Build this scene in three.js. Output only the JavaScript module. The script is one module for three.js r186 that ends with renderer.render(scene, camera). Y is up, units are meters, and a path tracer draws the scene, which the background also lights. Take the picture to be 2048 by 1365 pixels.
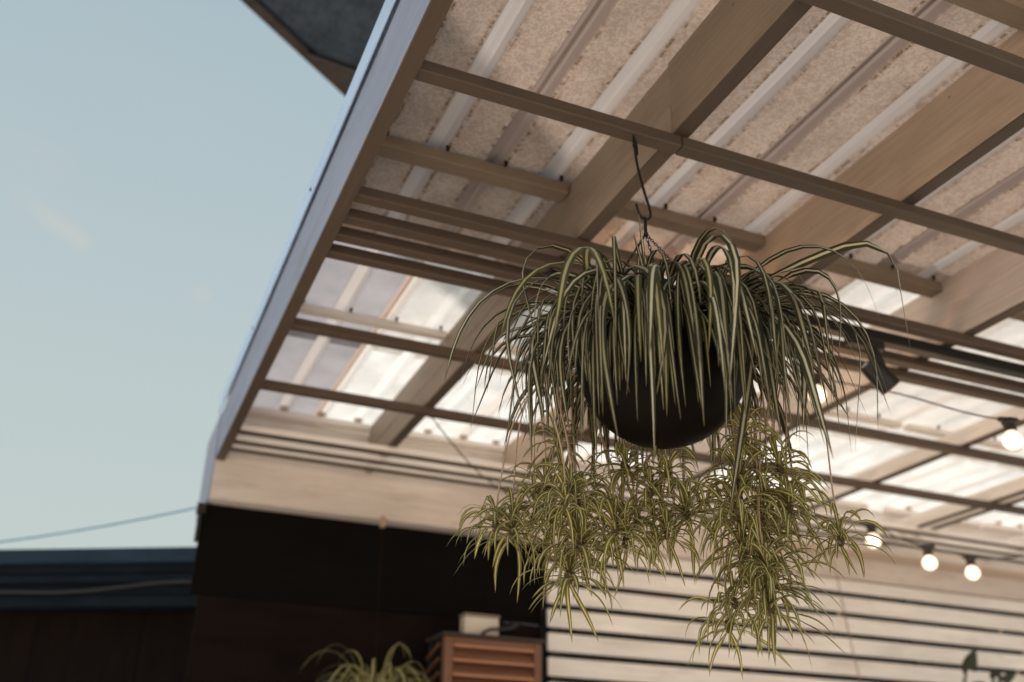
import * as THREE from 'three';
import { ConvexGeometry } from 'three/addons/geometries/ConvexGeometry.js';
import { mergeGeometries } from 'three/addons/utils/BufferGeometryUtils.js';

// ---------------------------------------------------------------- camera, sky, sun, exposure
const U = 1.6, EYE = 1.5;                       // one layout unit is 1.6 m (height of the slats above the eye)
const P = (a, h, b) => new THREE.Vector3(a * U, EYE + h * U, -b * U);
const scene = new THREE.Scene();
const camera = new THREE.PerspectiveCamera(38.21, 1024 / 682, 0.05, 900);
camera.rotation.order = 'YXZ';
camera.rotation.set(THREE.MathUtils.degToRad(26.186), THREE.MathUtils.degToRad(-22.652), THREE.MathUtils.degToRad(0.852));
camera.position.set(0, EYE, 0);
camera.focus = 2.15; camera.userData.focus = 2.15; camera.userData.fStop = 1.8;
scene.add(camera);
const renderer = new THREE.WebGLRenderer({ antialias: true });
renderer.toneMapping = THREE.LinearToneMapping;
renderer.toneMappingExposure = 1.6;
renderer.shadowMap.enabled = true;

const toSun = new THREE.Vector3(-0.035, 1.32, -1.03).normalize();
const sun = new THREE.DirectionalLight(new THREE.Color(1, 0.92, 0.83), 5.0);
sun.shadow.radius = 2.5;
sun.position.copy(toSun).multiplyScalar(40).add(new THREE.Vector3(3, 2, -4));
sun.target.position.set(3, 2, -4);
sun.castShadow = true;
Object.assign(sun.shadow.camera, { left: -12, right: 12, top: 12, bottom: -12, near: 1, far: 90 });
sun.shadow.mapSize.set(4096, 4096);
scene.add(sun, sun.target);

let seed = 20240611;
const rnd = () => { seed = (seed + 0x6d2b79f5) | 0; let t = Math.imul(seed ^ (seed >>> 15), 1 | seed); t = (t + Math.imul(t ^ (t >>> 7), 61 | t)) ^ t; return ((t ^ (t >>> 14)) >>> 0) / 4294967296; };
const rr = (a, b) => a + (b - a) * rnd();
const mix = (a, b, t) => a + (b - a) * t;
const clamp = (x, a = 0, b = 1) => Math.min(b, Math.max(a, x));
const smooth = (a, b, x) => { const t = clamp((x - a) / (b - a)); return t * t * (3 - 2 * t); };
const mix3 = (a, b, t) => [mix(a[0], b[0], t), mix(a[1], b[1], t), mix(a[2], b[2], t)];
function hash(x, y, s) { let h = Math.imul(x, 374761393) ^ Math.imul(y, 668265263) ^ Math.imul(s, 2147483647); h = Math.imul(h ^ (h >>> 13), 1274126177); return ((h ^ (h >>> 16)) >>> 0) / 4294967296; }
// value noise that repeats after px, py cells
function noise(x, y, px, py, s) {
  const xi = Math.floor(x), yi = Math.floor(y), fx = x - xi, fy = y - yi, w = (t) => t * t * (3 - 2 * t);
  const m = (a, n) => ((a % n) + n) % n, a = m(xi, px), b = m(xi + 1, px), c = m(yi, py), d = m(yi + 1, py);
  return mix(mix(hash(a, c, s), hash(b, c, s), w(fx)), mix(hash(a, d, s), hash(b, d, s), w(fx)), w(fy));
}
function fbm(u, v, cu, cv, s, oct = 4) { let n = 0, amp = 0.5, t = 0; for (let k = 0; k < oct; k++) { n += amp * noise(u * cu, v * cv, cu, cv, s + k); t += amp; amp *= 0.5; cu *= 2; cv *= 2; } return n / t; }

{ // the sky: pale teal, whitening towards the horizon, two faint wisps
  const w = 2048, h = 1024, data = new Float32Array(w * h * 4);
  const stops = [[-90, [0.30, 0.29, 0.27]], [0, [0.56, 0.61, 0.58]], [12, [0.55, 0.63, 0.61]], [20, [0.52, 0.605, 0.61]], [28, [0.475, 0.57, 0.60]], [36, [0.43, 0.535, 0.58]], [45, [0.385, 0.49, 0.55]], [60, [0.32, 0.42, 0.51]], [90, [0.28, 0.38, 0.48]]];
  const wisps = [[[-0.1250, 0.502, -0.856], [-0.0680, 0.480, -0.8746], 0.0085, 0.42], [[0.034, 0.459, -0.888], [0.046, 0.457, -0.888], 0.008, 0.3], [[-0.15, 0.545, -0.825], [-0.10, 0.535, -0.838], 0.012, 0.12]];
  const W = wisps.map(([p, q, r, k]) => [new THREE.Vector3(...p).normalize(), new THREE.Vector3(...q).normalize(), r, k]);
  const SK = 0.98 / 1.6, d = new THREE.Vector3(), pq = new THREE.Vector3(), pd = new THREE.Vector3();
  for (let j = 0; j < h; j++) {
    const el = ((j + 0.5) / h - 0.5) * Math.PI, deg = el * 180 / Math.PI;
    let k = 0; while (k < stops.length - 2 && deg > stops[k + 1][0]) k++;
    const base = mix3(stops[k][1], stops[k + 1][1], smooth(0, 1, clamp((deg - stops[k][0]) / (stops[k + 1][0] - stops[k][0]))) * 0.35 + 0.65 * clamp((deg - stops[k][0]) / (stops[k + 1][0] - stops[k][0])));
    for (let i = 0; i < w; i++) {
      const az = ((i + 0.5) / w - 0.5) * 2 * Math.PI;
      d.set(Math.cos(el) * Math.cos(az), Math.sin(el), Math.cos(el) * Math.sin(az));
      let c = base;
      const thin = deg > 2 ? 0.05 * smooth(0.5, 0.8, fbm(i / w, j / h, 12, 14, 5, 5)) : 0;
      let cl = thin;
      for (const [p, q, r, kk] of W) {
        pq.subVectors(q, p); pd.subVectors(d, p);
        const t = clamp(pd.dot(pq) / pq.lengthSq(), 0, 1), dist = pd.addScaledVector(pq, -t).length();
        if (dist < r * 3) cl += kk * Math.exp(-dist * dist / (r * r)) * (0.5 + fbm(i / w, j / h, 100, 60, 9, 4)) * (0.3 + 0.7 * smooth(0, 0.6, t));
      }
      const g = Math.max(0, d.dot(toSun)), glow = 0.02 * Math.pow(g, 8);
      c = mix3(c, [0.62, 0.60, 0.56], clamp(cl));
      const o = (j * w + i) * 4;
      data[o] = SK * (c[0] + glow); data[o + 1] = SK * (c[1] + glow * 0.95); data[o + 2] = SK * (c[2] + glow * 0.85); data[o + 3] = 1;
    }
  }
  const t = new THREE.DataTexture(data, w, h, THREE.RGBAFormat, THREE.FloatType);
  t.mapping = THREE.EquirectangularReflectionMapping; t.magFilter = t.minFilter = THREE.LinearFilter; t.needsUpdate = true;
  scene.background = t; scene.environment = t;
}

// ---------------------------------------------------------------- helpers
const enc = (x) => { x = clamp(x); return Math.round(255 * (x <= 0.0031308 ? 12.92 * x : 1.055 * Math.pow(x, 1 / 2.4) - 0.055)); };
function tex(w, h, fn, color = true) {
  const data = new Uint8Array(w * h * 4);
  for (let j = 0; j < h; j++) for (let i = 0; i < w; i++) {
    const c = fn((i + 0.5) / w, (j + 0.5) / h), o = (j * w + i) * 4;
    if (color) { data[o] = enc(c[0]); data[o + 1] = enc(c[1]); data[o + 2] = enc(c[2]); } else data[o] = data[o + 1] = data[o + 2] = Math.round(255 * clamp(c));
    data[o + 3] = 255;
  }
  const t = new THREE.DataTexture(data, w, h);
  t.wrapS = t.wrapT = THREE.RepeatWrapping; t.magFilter = THREE.LinearFilter; t.minFilter = THREE.LinearFilter;
  if (color) t.colorSpace = THREE.SRGBColorSpace;
  t.needsUpdate = true;
  return t;
}
const used = new Map();
function numbered(name) { const n = used.get(name) ?? 0; used.set(name, n + 1); return n ? `${name}_${String(n).padStart(3, '0')}` : name; }
function tag(o, label, category, group) { o.userData.label = label; o.userData.category = category; if (group) o.userData.group = group; return o; }
function thing(name, label, category, pos = new THREE.Vector3(), group) {
  const g = new THREE.Group(); g.name = numbered(name); g.position.copy(pos); scene.add(g);
  return tag(g, label, category, group);
}
// one named mesh; geometry is given in world metres and re-centred on its own middle
const inv = new THREE.Matrix4();
function part(name, geo, mat, parent, opt = {}) {
  if (Array.isArray(geo)) geo = geo.length > 1 ? mergeGeometries(geo.map((g) => (g.index ? g.toNonIndexed() : g)), false) : geo[0];
  parent.updateWorldMatrix(true, false);
  geo = geo.clone(); geo.applyMatrix4(inv.copy(parent.matrixWorld).invert());
  geo.computeBoundingBox();
  const c = geo.boundingBox.getCenter(new THREE.Vector3());
  geo.translate(-c.x, -c.y, -c.z);
  const m = new THREE.Mesh(geo, mat); m.name = parent === scene ? numbered(name) : numbered(name); m.position.copy(c);
  m.castShadow = m.receiveShadow = true;
  Object.assign(m.userData, opt);
  parent.add(m);
  return m;
}
// a box with chamfered edges between two corners (metres), box-mapped in metres with u along its longest side
function cbox(p, q, ch = 0.003) {
  const lo = p.clone().min(q), hi = p.clone().max(q), s = hi.clone().sub(lo);
  ch = Math.min(ch, s.x * 0.3, s.y * 0.3, s.z * 0.3);
  const pts = [];
  for (const x of [0, 1]) for (const y of [0, 1]) for (const z of [0, 1]) {
    const v = new THREE.Vector3(x ? hi.x : lo.x, y ? hi.y : lo.y, z ? hi.z : lo.z), ix = x ? -ch : ch, iy = y ? -ch : ch, iz = z ? -ch : ch;
    pts.push(v.clone().add(new THREE.Vector3(0, iy, iz)), v.clone().add(new THREE.Vector3(ix, 0, iz)), v.clone().add(new THREE.Vector3(ix, iy, 0)));
  }
  return boxUV(new ConvexGeometry(pts), s);
}
function boxUV(g, s) {
  const pos = g.attributes.position, nor = g.attributes.normal, uv = new Float32Array(pos.count * 2);
  const long = s.x >= s.y && s.x >= s.z ? 0 : s.y >= s.z ? 1 : 2, ou = rnd() * 7, ov = rnd() * 7;
  const a = [0, 0, 0];
  for (let i = 0; i < pos.count; i += 3) {
    const n = [0, 0, 0]; for (let k = 0; k < 3; k++) { n[0] += nor.getX(i + k); n[1] += nor.getY(i + k); n[2] += nor.getZ(i + k); }
    let ax = 0; if (Math.abs(n[1]) > Math.abs(n[ax])) ax = 1; if (Math.abs(n[2]) > Math.abs(n[ax])) ax = 2;
    const rest = [0, 1, 2].filter((k) => k !== ax), ku = rest.includes(long) ? long : rest[0], kv = rest.find((k) => k !== ku);
    for (let k = 0; k < 3; k++) { a[0] = pos.getX(i + k); a[1] = pos.getY(i + k); a[2] = pos.getZ(i + k); uv[(i + k) * 2] = a[ku] + ou; uv[(i + k) * 2 + 1] = a[kv] + ov + ax * 0.37; }
  }
  g.setAttribute('uv', new THREE.BufferAttribute(uv, 2));
  return g;
}
const lbox = (a0, a1, h0, h1, b0, b1, ch) => cbox(P(a0, h0, b0), P(a1, h1, b1), ch);       // in layout units
function tube(points, r, seg = 24, rad = 6, tension) { return new THREE.TubeGeometry(new THREE.CatmullRomCurve3(points, false, 'centripetal'), seg, r, rad, false); }
function orient(geo, from, to) { // geometry built along +y from the origin, laid from one point to another
  const d = to.clone().sub(from).normalize();
  geo.applyQuaternion(new THREE.Quaternion().setFromUnitVectors(new THREE.Vector3(0, 1, 0), d)); geo.translate(from.x, from.y, from.z); return geo;
}
const std = (o) => new THREE.MeshStandardMaterial(o);
const phys = (o) => new THREE.MeshPhysicalMaterial(o);
const rgb = (r, g, b) => new THREE.Color().setRGB(r, g, b);

// ---------------------------------------------------------------- materials
function paintedTimber(col, knots, s) {
  const map = tex(1024, 512, (u, v) => {
    const warp = fbm(u, v, 3, 4, s, 3) * 0.05, g = fbm(u, v + warp, 5, 90, s + 3, 3), broad = fbm(u, v, 4, 6, s + 7, 4), fine = fbm(u, v, 24, 200, s + 11, 2);
    let k = 0.80 + 0.20 * g + 0.22 * (broad - 0.5) + 0.14 * (fine - 0.5);
    let c = [col[0] * k, col[1] * k, col[2] * k];
    const dirt = smooth(0.60, 0.80, fbm(u, v, 7, 10, s + 21, 5)) * 0.28;
    c = mix3(c, [col[0] * 0.55, col[1] * 0.48, col[2] * 0.42], dirt);
    for (const [ku, kv, kr] of knots) { const du = (u - ku) * 2.4, dv = v - kv, d = Math.hypot(du, dv * 1.6) / kr; if (d < 1) c = mix3(c, [col[0] * 0.35, col[1] * 0.27, col[2] * 0.2], (1 - smooth(0.3, 1, d)) * 0.75); }
    return c;
  });
  const bump = tex(512, 512, (u, v) => 0.5 + 0.45 * (fbm(u, v, 4, 80, s + 3, 3) - 0.5) + 0.3 * (fbm(u, v, 60, 100, s + 40, 2) - 0.5), false);
  for (const t of [map, bump]) t.repeat.set(1 / 1.5, 1 / 0.6);
  return std({ map, bumpMap: bump, bumpScale: 0.0008, roughness: 0.62 });
}
const M = {};
const KNOTS = [[0.22, 0.3, 0.014], [0.64, 0.71, 0.012], [0.81, 0.18, 0.01]];
M.timberDim = paintedTimber([0.27, 0.20, 0.143], KNOTS, 5);      // dim copy of the white timber, weak near light put into the colour
M.timber = paintedTimber([0.50, 0.375, 0.28], KNOTS, 3);     // half-dim copy of it, the lower light put into the colour
M.timberDimFar = paintedTimber([0.31, 0.24, 0.18], KNOTS, 43);  // dim copy for the split rafter, weak light put into the colour
M.timberHalfLit = paintedTimber([0.72, 0.62, 0.55], KNOTS, 13);  // middle copy, between the dim and the bright bays in painted light
M.timberLit = paintedTimber([0.88, 0.80, 0.73], KNOTS.slice(1), 23);  // lightest copy, the strong far light put into the colour
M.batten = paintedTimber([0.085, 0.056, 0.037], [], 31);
M.white = paintedTimber([0.66, 0.565, 0.49], [], 57);
M.slat = paintedTimber([0.92, 0.86, 0.80], [], 77);
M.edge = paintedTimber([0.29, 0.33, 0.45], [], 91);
M.flash = std({ color: rgb(0.46, 0.62, 0.86), roughness: 0.35, metalness: 0.0 });
M.black = std({ color: rgb(0.012, 0.011, 0.011), roughness: 0.45 });
M.blackMetal = std({ color: rgb(0.018, 0.015, 0.013), roughness: 0.4, metalness: 0.3 });
M.cable = std({ color: rgb(0.016, 0.013, 0.011), roughness: 0.6 });
M.iron = std({ color: rgb(0.025, 0.02, 0.017), roughness: 0.5, metalness: 0.6 });
M.screw = std({ color: rgb(0.03, 0.024, 0.02), roughness: 0.45, metalness: 0.7 });
const dark = (o) => phys({ specularIntensity: 0.12, ...o });
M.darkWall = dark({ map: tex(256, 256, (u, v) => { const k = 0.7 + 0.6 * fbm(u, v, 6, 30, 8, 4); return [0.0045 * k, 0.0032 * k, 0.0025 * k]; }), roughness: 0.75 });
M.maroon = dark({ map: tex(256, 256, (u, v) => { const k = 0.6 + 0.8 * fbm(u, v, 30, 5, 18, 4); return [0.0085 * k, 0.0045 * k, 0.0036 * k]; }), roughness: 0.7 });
M.gutter = dark({ map: tex(256, 128, (u, v) => { const k = 0.7 + 0.6 * fbm(u, v, 5, 12, 12, 4); return [0.024 * k, 0.041 * k, 0.062 * k]; }), roughness: 0.55 });
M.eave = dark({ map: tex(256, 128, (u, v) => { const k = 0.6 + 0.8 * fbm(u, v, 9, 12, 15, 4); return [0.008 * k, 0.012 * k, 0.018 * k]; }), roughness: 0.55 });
M.soffit = dark({ map: tex(512, 512, (u, v) => { const k = 0.6 + 0.5 * fbm(u, v, 9, 9, 4, 4) + 0.5 * (fbm(u, v, 120, 20, 6, 2) - 0.5) + 0.5 * (fbm(u, v, 20, 120, 7, 2) - 0.5); return [0.040 * k, 0.052 * k, 0.065 * k]; }), roughness: 0.9 });
M.hem = dark({ map: tex(256, 256, (u, v) => { const k = 0.6 + 0.8 * fbm(u, v, 20, 20, 14, 4); return [0.042 * k, 0.036 * k, 0.031 * k]; }), roughness: 0.85 });
M.ground = std({ map: tex(512, 512, (u, v) => { const k = 0.75 + 0.5 * fbm(u, v, 8, 60, 44, 5); return [0.60 * k, 0.53 * k, 0.46 * k]; }), roughness: 0.85 });
M.ground.map.repeat.set(160, 160);
M.foam = std({ color: rgb(0.5, 0.42, 0.36), roughness: 0.9 });

// corrugated translucent sheets: u runs across the ribs (0.488 units a repeat: two white-ribbed and two brown-ribbed channels), v along them
const PITCH = 0.122, RIB0 = 0.456;
function sheetMat(s, pan, speck, dirtK, ribW, ribB, transmission, roughness = 0.975) {
  const w = 1024, h = 1024;
  const map = tex(w, h, (u, v) => {
    const a = u * 4, k = Math.round(a), d = (a - k) * PITCH;                  // distance from the nearest rib's middle, in units
    const brown = (((k % 2) + 2) % 2) === 1, ad = Math.abs(d);
    const rib = 1 - smooth(0.0175, 0.0215, ad + (fbm(u, v, 40, 120, s + 60, 2) - 0.5) * 0.003);
    const n1 = fbm(u, v, 150, 290, s, 2), n2 = fbm(u, v, 60, 110, s + 4, 3), n3 = fbm(u, v, 6, 12, s + 8, 4);
    let t = smooth(0.36, 0.64, n1 * 0.6 + n2 * 0.4);
    let c = mix3(pan, [pan[0] * 0.66, pan[1] * 0.57, pan[2] * 0.50], speck * (1 - t));
    const br = 0.9 + 0.42 * (n3 - 0.45); c = [c[0] * br, c[1] * br, c[2] * br];
    // grime that has collected beside the ribs, in ragged runs
    const edge = Math.exp(-Math.pow((ad - 0.0245 - (fbm(u, v, 4, 60, s + 14, 3) - 0.5) * 0.006) / 0.0034, 2)), runs = smooth(0.36, 0.62, fbm(u, v, 8, 130, s + 17, 3)) * (0.25 + 0.75 * smooth(0.35, 0.6, fbm(u, v, 8, 9, s + 27, 3))) * (0.35 + 0.65 * smooth(0.35, 0.7, n1));
    c = mix3(c, [0.17, 0.105, 0.06], clamp(edge * runs * dirtK));
    const far = Math.exp(-Math.pow((ad - 0.032) / 0.008, 2)) * smooth(0.56, 0.72, n2) * smooth(0.48, 0.6, fbm(u, v, 8, 9, s + 19, 3));
    c = mix3(c, [0.22, 0.14, 0.085], clamp(far * dirtK * 0.4));
    const streak = 0.92 + 0.16 * fbm(u, v, 160, 3, s + 23, 2);
    const rc = brown ? ribB : ribW;
    return mix3(c, [rc[0] * streak, rc[1] * streak, rc[2] * streak], rib);
  });
  return phys({ map, transmission, thickness: 0, roughness, ior: 1.45, specularIntensity: 0.5, side: THREE.DoubleSide });
}
M.sheetOld = sheetMat(100, [0.54, 0.44, 0.38], 0.55, 1.5, [0.56, 0.505, 0.485], [0.36, 0.285, 0.255], 0.195);
M.sheetNew = sheetMat(200, [0.93, 0.91, 0.88], 0.10, 0.35, [0.95, 0.93, 0.90], [0.84, 0.77, 0.71], 0.40, 0.82);
M.sheetClear = sheetMat(500, [0.95, 0.94, 0.92], 0.06, 0.3, [0.96, 0.94, 0.92], [0.88, 0.83, 0.78], 0.56, 0.80);
M.sheetPale = sheetMat(400, [0.52, 0.51, 0.545], 0.10, 0.3, [0.64, 0.59, 0.57], [0.62, 0.50, 0.44], 0.33);

// ---------------------------------------------------------------- ground
{
  const g = new THREE.PlaneGeometry(700, 700); g.rotateX(-Math.PI / 2);
  const m = part('ground', g, M.ground, scene); m.userData.kind = 'structure';
  const f = part('floor', cbox(P(0.35, (0.004 - EYE) / U, 1.1), P(5.2, (0.02 - EYE) / U, 2.99)), std({ map: tex(256, 256, (u, v) => { const k = 0.8 + 0.4 * fbm(u, v, 6, 6, 90, 5); return [0.76 * k, 0.70 * k, 0.64 * k]; }), roughness: 0.7 }), scene); f.userData.kind = 'structure';  // unseen pale slab, added to bounce light up under the roof
}

// ---------------------------------------------------------------- the upper roof whose dark soffit shows top left
{
  const H = 2.5, C = [1.05, 3.38], e1 = [-0.798, -0.603], e2 = [0.62, -0.785];
  const pt = (s, t, h) => P(C[0] + e1[0] * s + e2[0] * t, h, C[1] + e1[1] * s + e2[1] * t);
  const L = 2.4, W = 0.47;
  const roof = thing('upper_roof', 'dark slate-blue roof overhang with a brown rim behind the white flashing, top left of the photo', 'roof', pt(L / 2, W / 2, H));
  const slab = (s0, s1, t0, t1, h0, h1) => {
    const pts = []; for (const s of [s0, s1]) for (const t of [t0, t1]) for (const h of [h0, h1]) pts.push(pt(s, t, h));
    return boxUV(new ConvexGeometry(pts), new THREE.Vector3(2, 0.1, 1));
  };
  part('roof_deck', slab(0, L, 0, W, H + 0.02, H + 0.075), M.gutter, roof);
  part('soffit', slab(0.06, L - 0.05, 0.055, W - 0.05, H + 0.006, H + 0.0185), M.soffit, roof);
  part('rim', slab(0.0, L, -0.004, 0.036, H, H + 0.06), M.hem, roof);
  part('rim', slab(-0.004, 0.05, 0.037, W, H, H + 0.06), M.hem, roof);
  // darker corner panel with its seam running parallel to the slats
  const a = [[0.30, 2.79], [0.55, 2.826], [0.80, 2.84], [0.93, 3.20], [0.905, 3.245]];
  const tri = []; for (const [x, b] of [[0.335, 2.822], [1.15, 2.90], [0.915, 3.235]]) for (const h of [H - 0.004, H + 0.0045]) tri.push(P(x, h, b));
  part('corner_panel', boxUV(new ConvexGeometry(tri), new THREE.Vector3(1, 0.1, 1)), M.hem, roof);
  const seam = []; for (const [x, b] of [[0.36, 2.813], [1.15, 2.893], [1.15, 2.908], [0.36, 2.828]]) for (const h of [H - 0.012, H + 0.0045]) seam.push(P(x, h, b));
  part('seam_trim', boxUV(new ConvexGeometry(seam), new THREE.Vector3(1, 0.1, 0.1)), M.blackMetal, roof);
}

// ---------------------------------------------------------------- the pergola
const pergola = thing('pergola', 'white-painted timber pergola roof with slats, rafters and stained corrugated translucent sheets over the plant', 'pergola', P(1.8, -EYE / U, 1.4));
const T = 0.027, AEND = 5.2, B0 = 0.52, BW = 3.0;
// edge board, barge flashing
part('edge_beam', lbox(0.272, 0.300, 1.0, 1.150, B0, BW - 0.002), M.edge, pergola);
part('edge_beam', lbox(0.279, 0.300, 1.1515, 1.176, B0, BW - 0.002), M.batten, pergola, { label: 'dark upper strip in the gap below the flashing' });
{
  const f = part('barge_flashing', [lbox(0.262, 0.266, 1.149, 1.202, B0, BW + 0.02, 0.001), lbox(0.2665, 0.330, 1.199, 1.2022, B0, BW + 0.02, 0.001)], M.flash, pergola, { label: 'pale blue metal barge flashing' });
  for (const b of [0.35, 1.03, 1.712, 2.40]) part('screw', orient(new THREE.CylinderGeometry(0.006, 0.006, 0.004, 10), P(0.2605, 1.166, b), P(0.25, 1.166, b)), M.screw, f);
}
// thin brown strip below the edge beam: its shaded underside put in as colour
part('edge_shade_strip', lbox(0.2735, 0.301, 0.993, 0.9985, B0, BW - 0.002, 0.001), M.batten, pergola);
// rafters: their left faces show
const RAFT = [[0.741, 0.769], [1.221, 1.248], [1.728, 1.756], [2.284, 2.311], [2.797, 2.822], [2.864, 2.890], [3.40, 3.427], [3.95, 3.977], [4.50, 4.527], [5.05, 5.077]];
RAFT.forEach(([a0, a1], i) => {
  part('rafter_shade_strip', lbox(a0, a1, 1.0225, 1.0262, B0, BW - 0.004, 0.001), M.batten, pergola);  // thin brown strip that paints the shade on the rafter underside
  if (i === 0) {
    part('rafter', lbox(a0, a1, 1.0265, 1.175, B0, 1.103), M.timberDim, pergola, { label: 'brown near length of the rafter' });
    part('rafter', lbox(a0, a1, 1.0265, 1.086, 1.105, BW - 0.004), M.timberDimFar, pergola, { label: 'lower half of the split rafter' });
    part('rafter', lbox(a0 + 0.004, a1, 1.0925, 1.175, 1.105, BW - 0.004), M.timberDimFar, pergola, { label: 'upper half of the split rafter' });
  } else part('rafter', lbox(a0, a1, 1.0265, i > 2 ? 1.072 : 1.175, B0, BW - 0.004), i === 1 ? M.timber : i === 2 ? M.timberHalfLit : M.timberLit, pergola);
});
// slats under the rafters, laid in singles and groups
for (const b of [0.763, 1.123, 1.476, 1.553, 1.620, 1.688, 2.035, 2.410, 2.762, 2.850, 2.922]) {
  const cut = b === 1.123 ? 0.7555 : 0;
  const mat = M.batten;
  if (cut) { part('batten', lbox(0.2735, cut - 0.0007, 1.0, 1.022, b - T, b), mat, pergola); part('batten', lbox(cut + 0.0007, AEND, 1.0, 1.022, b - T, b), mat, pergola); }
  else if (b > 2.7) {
    part('batten', lbox(0.2735, AEND, 1.0042, 1.022, b - T, b), M.timberLit, pergola);
    part('batten_shade_strip', lbox(0.2735, AEND, 1.0, 1.0038, b - T, b, 0.001), mat, pergola);  // underside shade put in as a dark strip below the pale slat
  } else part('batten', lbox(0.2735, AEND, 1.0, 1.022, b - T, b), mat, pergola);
}
// purlins between the rafters, with the points of the roofing screws beside them
const spans = [[0.301, 0.7405], [0.7695, 1.2205], [1.2485, 1.7275], [1.7565, 2.2835], [2.3115, 2.7965], [2.8905, 3.3995], [3.4275, 3.9495], [3.9775, 4.4995], [4.5275, 5.0495]];
for (const [a0, a1] of spans) for (const b of [0.747, 1.486, 2.222]) {
  const p = part('purlin', b > 2 ? lbox(a0, a1, 1.158, 1.1755, b, b + 0.030) : lbox(a0, a1, 1.150, 1.1755, b, b + 0.040), b > 2 ? M.timberLit : M.timberDim, pergola);
  for (let k = -2; k < 40; k++) {
    const x = RIB0 + k * PITCH + 0.021;
    if (x < a0 + 0.015 || x > a1 - 0.015) continue;
    part('screw', orient(new THREE.CylinderGeometry(0.0055, 0.0075, 0.016, 8), P(x, 1.1765, b - 0.006), P(x, 1.16, b - 0.006)), M.screw, p);
  }
}
// corrugated sheets
function sheetGeo(a0, a1, b0, b1, h) {
  const prof = [];
  const xs = [a0, a1];
  for (let k = -4; k < 46; k++) { const c = RIB0 + k * PITCH; for (const o of [-0.021, -0.0125, 0.0125, 0.021]) if (c + o > a0 && c + o < a1) xs.push(c + o); }
  xs.sort((p, q) => p - q);
  const hh = (x) => { const k = Math.round((x - RIB0) / PITCH), d = Math.abs(x - RIB0 - k * PITCH); return 0.016 * (1 - clamp((d - 0.0125) / 0.0085)); };
  const nb = 24, pos = [], uv = [], idx = [];
  const ov = rnd();
  for (let i = 0; i < xs.length; i++) for (let j = 0; j <= nb; j++) {
    const b = mix(b0, b1, j / nb), sag = 0.0012 * Math.sin(b * 8.3 + a0 * 9) * Math.sin(xs[i] * 5);
    const p = P(xs[i], h + hh(xs[i]) + sag, b); pos.push(p.x, p.y, p.z);
    uv.push((xs[i] - RIB0) / (PITCH * 4), b / 1.0 + ov);
  }
  for (let i = 0; i < xs.length - 1; i++) for (let j = 0; j < nb; j++) { const o = i * (nb + 1) + j; idx.push(o, o + nb + 1, o + 1, o + 1, o + nb + 1, o + nb + 2); }
  let g = new THREE.BufferGeometry();
  g.setAttribute('position', new THREE.Float32BufferAttribute(pos, 3)); g.setAttribute('uv', new THREE.Float32BufferAttribute(uv, 2)); g.setIndex(idx);
  g = g.toNonIndexed(); g.computeVertexNormals();
  return g;
}
{
  const edges = [0.302, 0.578, 1.066, 1.554, 2.042, 2.530, 3.018, 3.506, 3.994, 4.482, 4.97, 5.22];
  for (let i = 0; i < edges.length - 1; i++) {
    const lap = [1.885, 1.885, 1.70, 1.53][Math.min(i, 3)], a0 = edges[i] - (i ? 0.004 : 0), a1 = edges[i + 1] + 0.004, dh = i % 2 ? 0.0028 : 0;
    part('roof_sheet', sheetGeo(a0, a1, B0 - 0.05, lap, 1.1775 + dh), M.sheetOld, pergola, { label: i === 0 ? 'grey shaded sheet along the edge' : 'dirty speckled sheet' });
    part('roof_sheet', sheetGeo(a0, a1, lap - 0.065, 2.44, 1.1825 + dh), i === 0 ? M.sheetPale : M.sheetNew, pergola, { label: i === 0 ? 'pale lavender sheet along the edge' : 'clean white sheet' });
    part('roof_sheet', sheetGeo(a0, a1, 2.375, BW + 0.28, 1.1875 + dh), i === 0 ? M.sheetPale : M.sheetClear, pergola, { label: i === 0 ? 'pale lavender sheet at the far corner' : 'clear bright sheet at the far end' });
  }
}
part('end_cap', lbox(0.2685, 0.2722, 0.872, 1.148, BW + 0.0005, BW + 0.298, 0.001), M.edge, pergola, { label: 'bluish end face of the white beam' });
// the deep white beam at the far end, blocking above it and the closure pieces under the sheet ends
part('end_beam', lbox(0.2725, AEND, 0.872, 1.0365, BW, BW + 0.3, 0.002), M.white, pergola, { label: 'deep white end beam' });
part('end_beam', lbox(0.2725, AEND, 1.0368, 1.148, BW + 0.001, BW + 0.3, 0.002), M.timberLit, pergola, { label: 'upper part of the end beam, paler colour in place of brighter light' });  // beam divided here so its brighter lit top gets a paler colour
part('end_plate', lbox(0.3025, AEND, 1.1485, 1.172, BW + 0.03, BW + 0.3, 0.003), M.white, pergola);
part('wall_trim', lbox(2.30, AEND, 0.955, 0.985, BW - 0.012, BW - 0.0005, 0.002), M.timber, pergola);
for (const [a0, a1] of spans) {
  part('blocking', lbox(a0, a1, 1.154, 1.1745, BW - 0.032, BW - 0.001), M.timberLit, pergola);
  for (let k = -2; k < 40; k++) {
    const x = RIB0 + k * PITCH; if (x < a0 + 0.03 || x > a1 - 0.03) continue;
    const g = new THREE.SphereGeometry(0.024, 10, 8); g.scale(1.1, 0.6, 0.7); const p = P(x + rr(-0.004, 0.004), 1.187, BW - 0.02); g.translate(p.x, p.y, p.z); part('foam_closure', g, M.foam, pergola);
  }
}

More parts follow.
